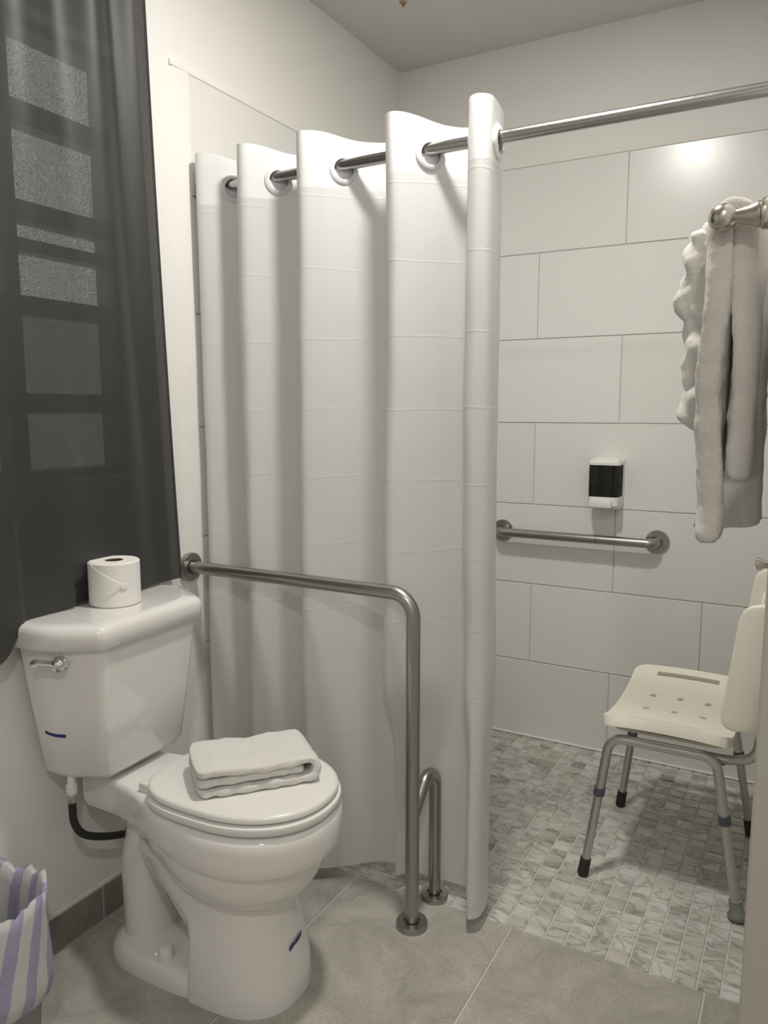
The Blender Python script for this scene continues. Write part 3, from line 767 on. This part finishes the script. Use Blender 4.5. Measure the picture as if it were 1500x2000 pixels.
for s in (-1, 1):
    f0, f1 = Vector((*feet[(-1, s)], 0)), Vector((*feet[(1, s)], 0))
    a0, a1 = Vector((-.140, s*.205, .405)), Vector((.125, s*.205, .405))
    d0, d1 = (f0-a0), (f1-a1)
    k = .375
    obj('leg_frame', tube(fillet([a0+d0*k, a0, a1, a1+d1*k], .042, 10), rr_, 18), M_ALU, ch, True, 50)
    for a, d, nm in ((a0, d0, 0), (a1, d1, 1)):
        leg = obj('leg', tube([a+d*(k-.03), a+d*.96], .0116, 16), M_ALU, ch, True, 50)
        dn = d.normalized()
        obj('collar', lathe([(.0128, -.013), (.0152, -.011), (.0152, .011), (.0128, .013), (.0108, .013)], 20, axis_m(a+d*(k+.008), dn)), M_COLLAR, leg, True, 40)
        green = (nm == 1 and s == -1)
        tip = obj('rubber_tip', lathe([(.0112, -.052), (.0145, -.050), (.0150, -.02), (.0155, -.006), (.0135, 0)] if not green else [(.0112, -.050), (.0165, -.048), (.0170, -.022), (.0235, -.014), (.0240, -.005), (.020, 0)], 24, axis_m(a+d+Vector((0, 0, .0022)), dn)), M_GREENFOOT if green else M_RUBBER, leg, True, 45)
        if green: tip['label'] = 'green-grey rubber tip'
        for q in range(4):
            pq = a+d*(.70+.065*q)
            sidev = Vector((-.55, -.83, 0)).normalized()
            obj('adjust_hole', lathe([(.0032, 0), (.0032, .0006)], 10, axis_m(pq+sidev*.0105, sidev)), M_RUBBER, leg)
    obj('back_tube', tube(fillet([(-.10, s*.178, .394), (.150, s*.178, .394), (.218, s*.200, .42), (.222, s*.196, .52), (.236, s*.19, .62)], .05, 8), .0122, 16), M_ALU, ch, True, 50)
    obj('screw', lathe([(.005, -.004), (.006, 0)], 10, Matrix.Translation((.14, s*.178, .3835))), M_RUBBER, ch)

# ------------------------------------------------------------------ towel bar and hanging towels
BX, BZ = 1.384, 1.527
tb_ = thing('towel_bar', 'satin nickel towel bar with ball ends on the partition wall', 'towel bar', (WR, 0, BZ))
obj('bar', tube([(BX-WR+.004, -1.70, 0), (BX-WR+.004, -1.16, 0)], .0085, 16), M_NICKEL, tb_, True, 40)
for y in (-1.70, -1.16):
    obj('ball_end', lathe([(.001, -.0180)]+[(.0180*math.sin(PI*k/14), -.0180*math.cos(PI*k/14)) for k in range(1, 14)]+[(.001, .0180)], 28, axis_m((BX-WR, y, 0), (-1, 0, 0))), M_NICKEL, tb_, True)
    obj('post', lathe([(.0085, .012), (.0092, .018), (.0125, .032), (.0160, .040), (.0165, .042), (.0165, .045), (.0195, .047), (.0200, .054), (.0185, .056), (.022, .064), (.027, .076), (.028, .088)], 28, axis_m((BX-WR, y, 0), (1, 0, 0))), M_NICKEL, tb_, True, 45)

def drape(prof, y0, y1, th, mat, name, label, amp=.004, sc=.05, ny=12, wob=None):
    """cloth of thickness th following the x-z profile over the bar, extruded along y, as one soft closed slab"""
    pts = resample([Vector((a, 0, b)) for a, b in prof], .018); rings = []
    for i, p in enumerate(pts):
        t = (pts[min(i+1, len(pts)-1)]-pts[max(i-1, 0)]).normalized(); nr = Vector((-t.z, 0, t.x)); f = i/(len(pts)-1)
        edge = .5 if 0 < i < len(pts)-1 else .28
        sec = []
        for k in range(ny+1):
            y = y0+(y1-y0)*k/ny; ww = wob(f, k/ny) if wob else Vector((0, 0, 0))
            e = edge*(.7 if k in (0, ny) else 1); sec.append(p+nr*(e*th)+Vector((0, y, 0))+ww)
        for k in range(ny, -1, -1):
            y = y0+(y1-y0)*k/ny; ww = wob(f, k/ny) if wob else Vector((0, 0, 0))
            e = edge*(.7 if k in (0, ny) else 1); sec.append(p-nr*(e*th)+Vector((0, y, 0))+ww)
        rings.append(sec)
    o = obj(name, loft(rings), mat, None, True); soft(o, amp, sc, 2); tx2 = bpy.data.textures.new('pile', 'CLOUDS'); tx2.noise_scale = .006; m2 = o.modifiers.new('pile', 'DISPLACE'); m2.texture = tx2; m2.strength = .0022; m2.texture_coords = 'LOCAL'; tag(o, label, 'towel', 'towels hanging on the towel bar'); return o
def arch(xl, xr, ztop, zl, zr, xl2=None, xr2=None, n=10):
    c = (xl+xr)/2; r = (xr-xl)/2; P = [(xl2 if xl2 is not None else xl, zl), (xl, zl+(ztop-r-zl)*.6), (xl, ztop-r)]
    for k in range(1, n): a = PI-PI*k/n; P.append((c+r*math.cos(a), ztop-r+r*math.sin(a)))
    P += [(xr, ztop-r), (xr, zr+(ztop-r-zr)*.6), (xr2 if xr2 is not None else xr, zr)]; return P
# nearest towel, folded lengthwise: its edge faces the camera
drape(arch(1.3770, 1.4145, 1.549, 1.085, 1.175, 1.3810, 1.4225), -1.682, -1.585, .034, M_TERRY2, 'hanging_towel', 'thick folded off-white towel hanging nearest the ball end of the bar', .007, .035,
      wob=lambda f, k: Vector((.004*math.sin(f*17+k*4), .007*math.sin(f*13+k*3), 0)))
def bundle(bm, z0, z1, xl, xr, yc, hy, seed, amp, n=30, m=44, pw=.55):
    rings = []
    for i in range(n+1):
        f = i/n; z = z0+(z1-z0)*f; a0, a1 = xl(f), xr(f); e = 1-.55*max(0, (abs(f-.5)-.44)/.06)**2; sec = []
        for k in range(m):
            a = 2*PI*k/m; c, sn = math.cos(a), math.sin(a)
            px_ = (a0+a1)/2+(a1-a0)/2*math.copysign(abs(c)**pw, c)*e; py_ = yc+hy*math.copysign(abs(sn)**pw, sn)*e
            w1 = noise.noise((px_*30, z*26+px_*18, seed)); w2 = noise.noise((px_*55, z*60-px_*25, seed+3))
            d = amp*(abs(w1)*1.6-.5+.5*w2)
            sec.append(Vector((px_+d*c, py_+d*sn*1.3, z+.004*w1)))
        rings.append(sec)
    b = loft(rings); merge(bm, b)
def lerp_tab(T):
    def g(f):
        for (a, x), (b, y) in zip(T, T[1:]):
            if f <= b: return x+(y-x)*(f-a)/(b-a)
        return T[-1][1]
    return g
bm = bmesh.new()
bundle(bm, 1.243, 1.556, lerp_tab([(0, 1.330), (.08, 1.318), (.25, 1.317), (.42, 1.316), (.55, 1.310), (.66, 1.298), (.72, 1.302), (.80, 1.314), (1, 1.316)]), lambda f: 1.384, -1.505, .05, 1.7, .011, 44)
bundle(bm, 1.19, 1.55, lambda f: 1.4185-.003*f, lambda f: 1.4385, -1.505, .055, 5.2, .004)
bundle(bm, 1.536, 1.562, lambda f: 1.330+.01*f, lambda f: 1.432-.008*f, -1.505, .05, 8.1, .003, 6)
o = obj('hanging_towel', bm, M_TERRY, None, True)
tag(o, 'crumpled white towel bunched out on the shower side of the bar', 'towel', 'towels hanging on the towel bar')
# wide towel at the far end, folded double so that it hangs as one thick bundle
rings = []
for i in range(27):
    f = i/26; z = 1.062+(1.562-1.062)*f
    xl = 1.338+.020*min(1, f*2.2)-.016*max(0, .25-f)*4; xr = 1.432-.004*f
    if f > .9: q = (f-.9)/.1; xl += .03*q*q; xr -= .03*q*q
    sec = []
    for k in range(40):
        a = 2*PI*k/40; c, sn = math.cos(a), math.sin(a)
        px_ = (xl+xr)/2+(xr-xl)/2*math.copysign(abs(c)**.45, c); py_ = -1.335+.075*math.copysign(abs(sn)**.45, sn)
        py_ += .006*math.sin(px_*190+f*2)*(1 if sn < 0 else 0)
        sec.append(Vector((px_+.003*noise.noise((px_*20, f*5, 2)), py_, z+(.022*(xr-px_)/(xr-xl)*-1+.02 if i == 0 else 0))))
    rings.append(sec)
o = obj('hanging_towel', loft(rings), M_TERRY2, None, True); soft(o, .005, .04, 1)
tag(o, 'wide off-white bath towel hanging lowest at the far end of the bar', 'towel', 'towels hanging on the towel bar')

# small dark knob on the end of the partition wall
kn = thing('wall_hook', 'small dark rounded hook on the edge of the partition wall', 'hook', (WR+.0005, WE+.10, 1.093))
obj('plate', lathe([(.012, 0), (.012, .003), (.010, .004)], 20, axis_m((0, 0, 0), (-1, 0, 0))), M_NICKEL, kn, True, 40)
obj('peg', lathe([(.0045, .003), (.0045, .008), (.0075, .012), (.0075, .016), (.003, .018)], 18, axis_m((0, 0, 0), (-1, 0, 0))), M_NICKEL, kn, True, 50)

# ------------------------------------------------------------------ dark window curtain
wc = thing('window_curtain', 'charcoal satin curtain hanging over the window behind the toilet tank', 'curtain', (0, 0, 0))
bm = bmesh.new(); G = []; NY_, NZ_ = 150, 70; ZT = 2.44
for j in range(NZ_+1):
    row = []; f = j/NZ_
    for i in range(NY_+1):
        s = i/NY_                                   # 0 = right edge, 1 = far left
        yr = -1.377+.060*f**1.2; yl = -2.34
        # cloth is gathered at the top, folds fan out below
        y = yr+(yl-yr)*s
        hem = .832-.085*(1/(1+math.exp(-(-1.825-y)*70)))-.02*max(0, -1.9-y)
        z = ZT+(hem-ZT)*f
        ph = s*38+1.1*math.sin(s*9)+.9*f
        A = .017*(1-f)**1.1+.0035
        if s < .10: A *= s/.10*.8+.1
        x = .040+A*math.sin(ph)+.006*noise.noise((s*6, f*2, 1.3))*(.3+f)
        x += .010*(f**3)*(1 if y < -1.8 else .3)
        if z < .9 and -1.66 < y < -1.50: x = min(x, .030)
        row.append(bm.verts.new((max(x, .016), y, z)))
    G.append(row)
for j in range(NZ_):
    for i in range(NY_): bm.faces.new((G[j][i], G[j+1][i], G[j+1][i+1], G[j][i+1]))
obj('cloth', bm, M_DARK, wc, True)
# rolled side hem
obj('side_hem', tube([G[j][0].co.copy() if False else Vector((.036, -1.377+.060*(j/20)**1.2-.002, ZT+(.834-ZT)*j/20)) for j in range(21)], .0028, 8), MT('charcoal_hem').base((.02, .02, .022), .7).m, wc, True)
cr_ = thing('window_curtain_rod', 'thin dark curtain rod above the window', 'curtain rod', (.04, -1.85, ZT-.012))
obj('rod', tube([(0, -.52, 0), (0, .52, 0)], .007, 14), M_COLLAR, cr_, True, 40)
for y in (-.48, .50): obj('bracket', box(-.0395, .008, y-.008, y+.008, -.012, .012, .002), M_COLLAR, cr_)

# ------------------------------------------------------------------ waste bin with striped liner
wbn = thing('waste_bin', 'small waste bin lined with a purple and white striped bag', 'waste bin', (.160, -2.010, 0))
obj('bin_body', lathe([(.085, 0), (.088, .004), (.108, .27), (.112, .275), (.112, .283), (.106, .283), (.083, .01), (.001, .008)], 40), M_BIN, wbn, True, 40)
bm = bmesh.new(); uvl = bm.loops.layers.uv.new('uv'); G = []; NS = 96
# liner: inside wall, up over the rim, folded down outside
prof = [(.085, .06), (.095, .15), (.102, .25), (.104, .31), (.108, .345), (.118, .352), (.119, .325), (.119, .29), (.120, .255), (.121, .22), (.125, .185), (.124, .160), (.117, .150)]
for j, (r, z) in enumerate(prof):
    row = []
    for i in range(NS):
        a = 2*PI*i/NS; n1 = noise.noise((3*math.cos(a), 3*math.sin(a), z*5)); n2 = noise.noise((8*math.cos(a), 8*math.sin(a), z*14+3))
        rr = r*(1+.05*n1+.03*n2); zz = z+(.028*n1+.012*n2 if 2 <= j <= 7 else .02*n1)
        if j >= 6: rr = max(rr, .1155)
        elif j <= 2: rr = min(rr, r)
        row.append(bm.verts.new((rr*math.cos(a), rr*math.sin(a), max(zz, .02))))
    G.append(row)
for j in range(len(prof)-1):
    for i in range(NS):
        k = (i+1) % NS; fc = bm.faces.new((G[j][i], G[j][k], G[j+1][k], G[j+1][i]))
        for lp, (jj, ii) in zip(fc.loops, ((j, i), (j, i+1), (j+1, i+1), (j+1, i))): lp[uvl].uv = (ii/NS*14+.16*jj, jj/12)
obj('bag_liner', bm, M_BAG, wbn, True)
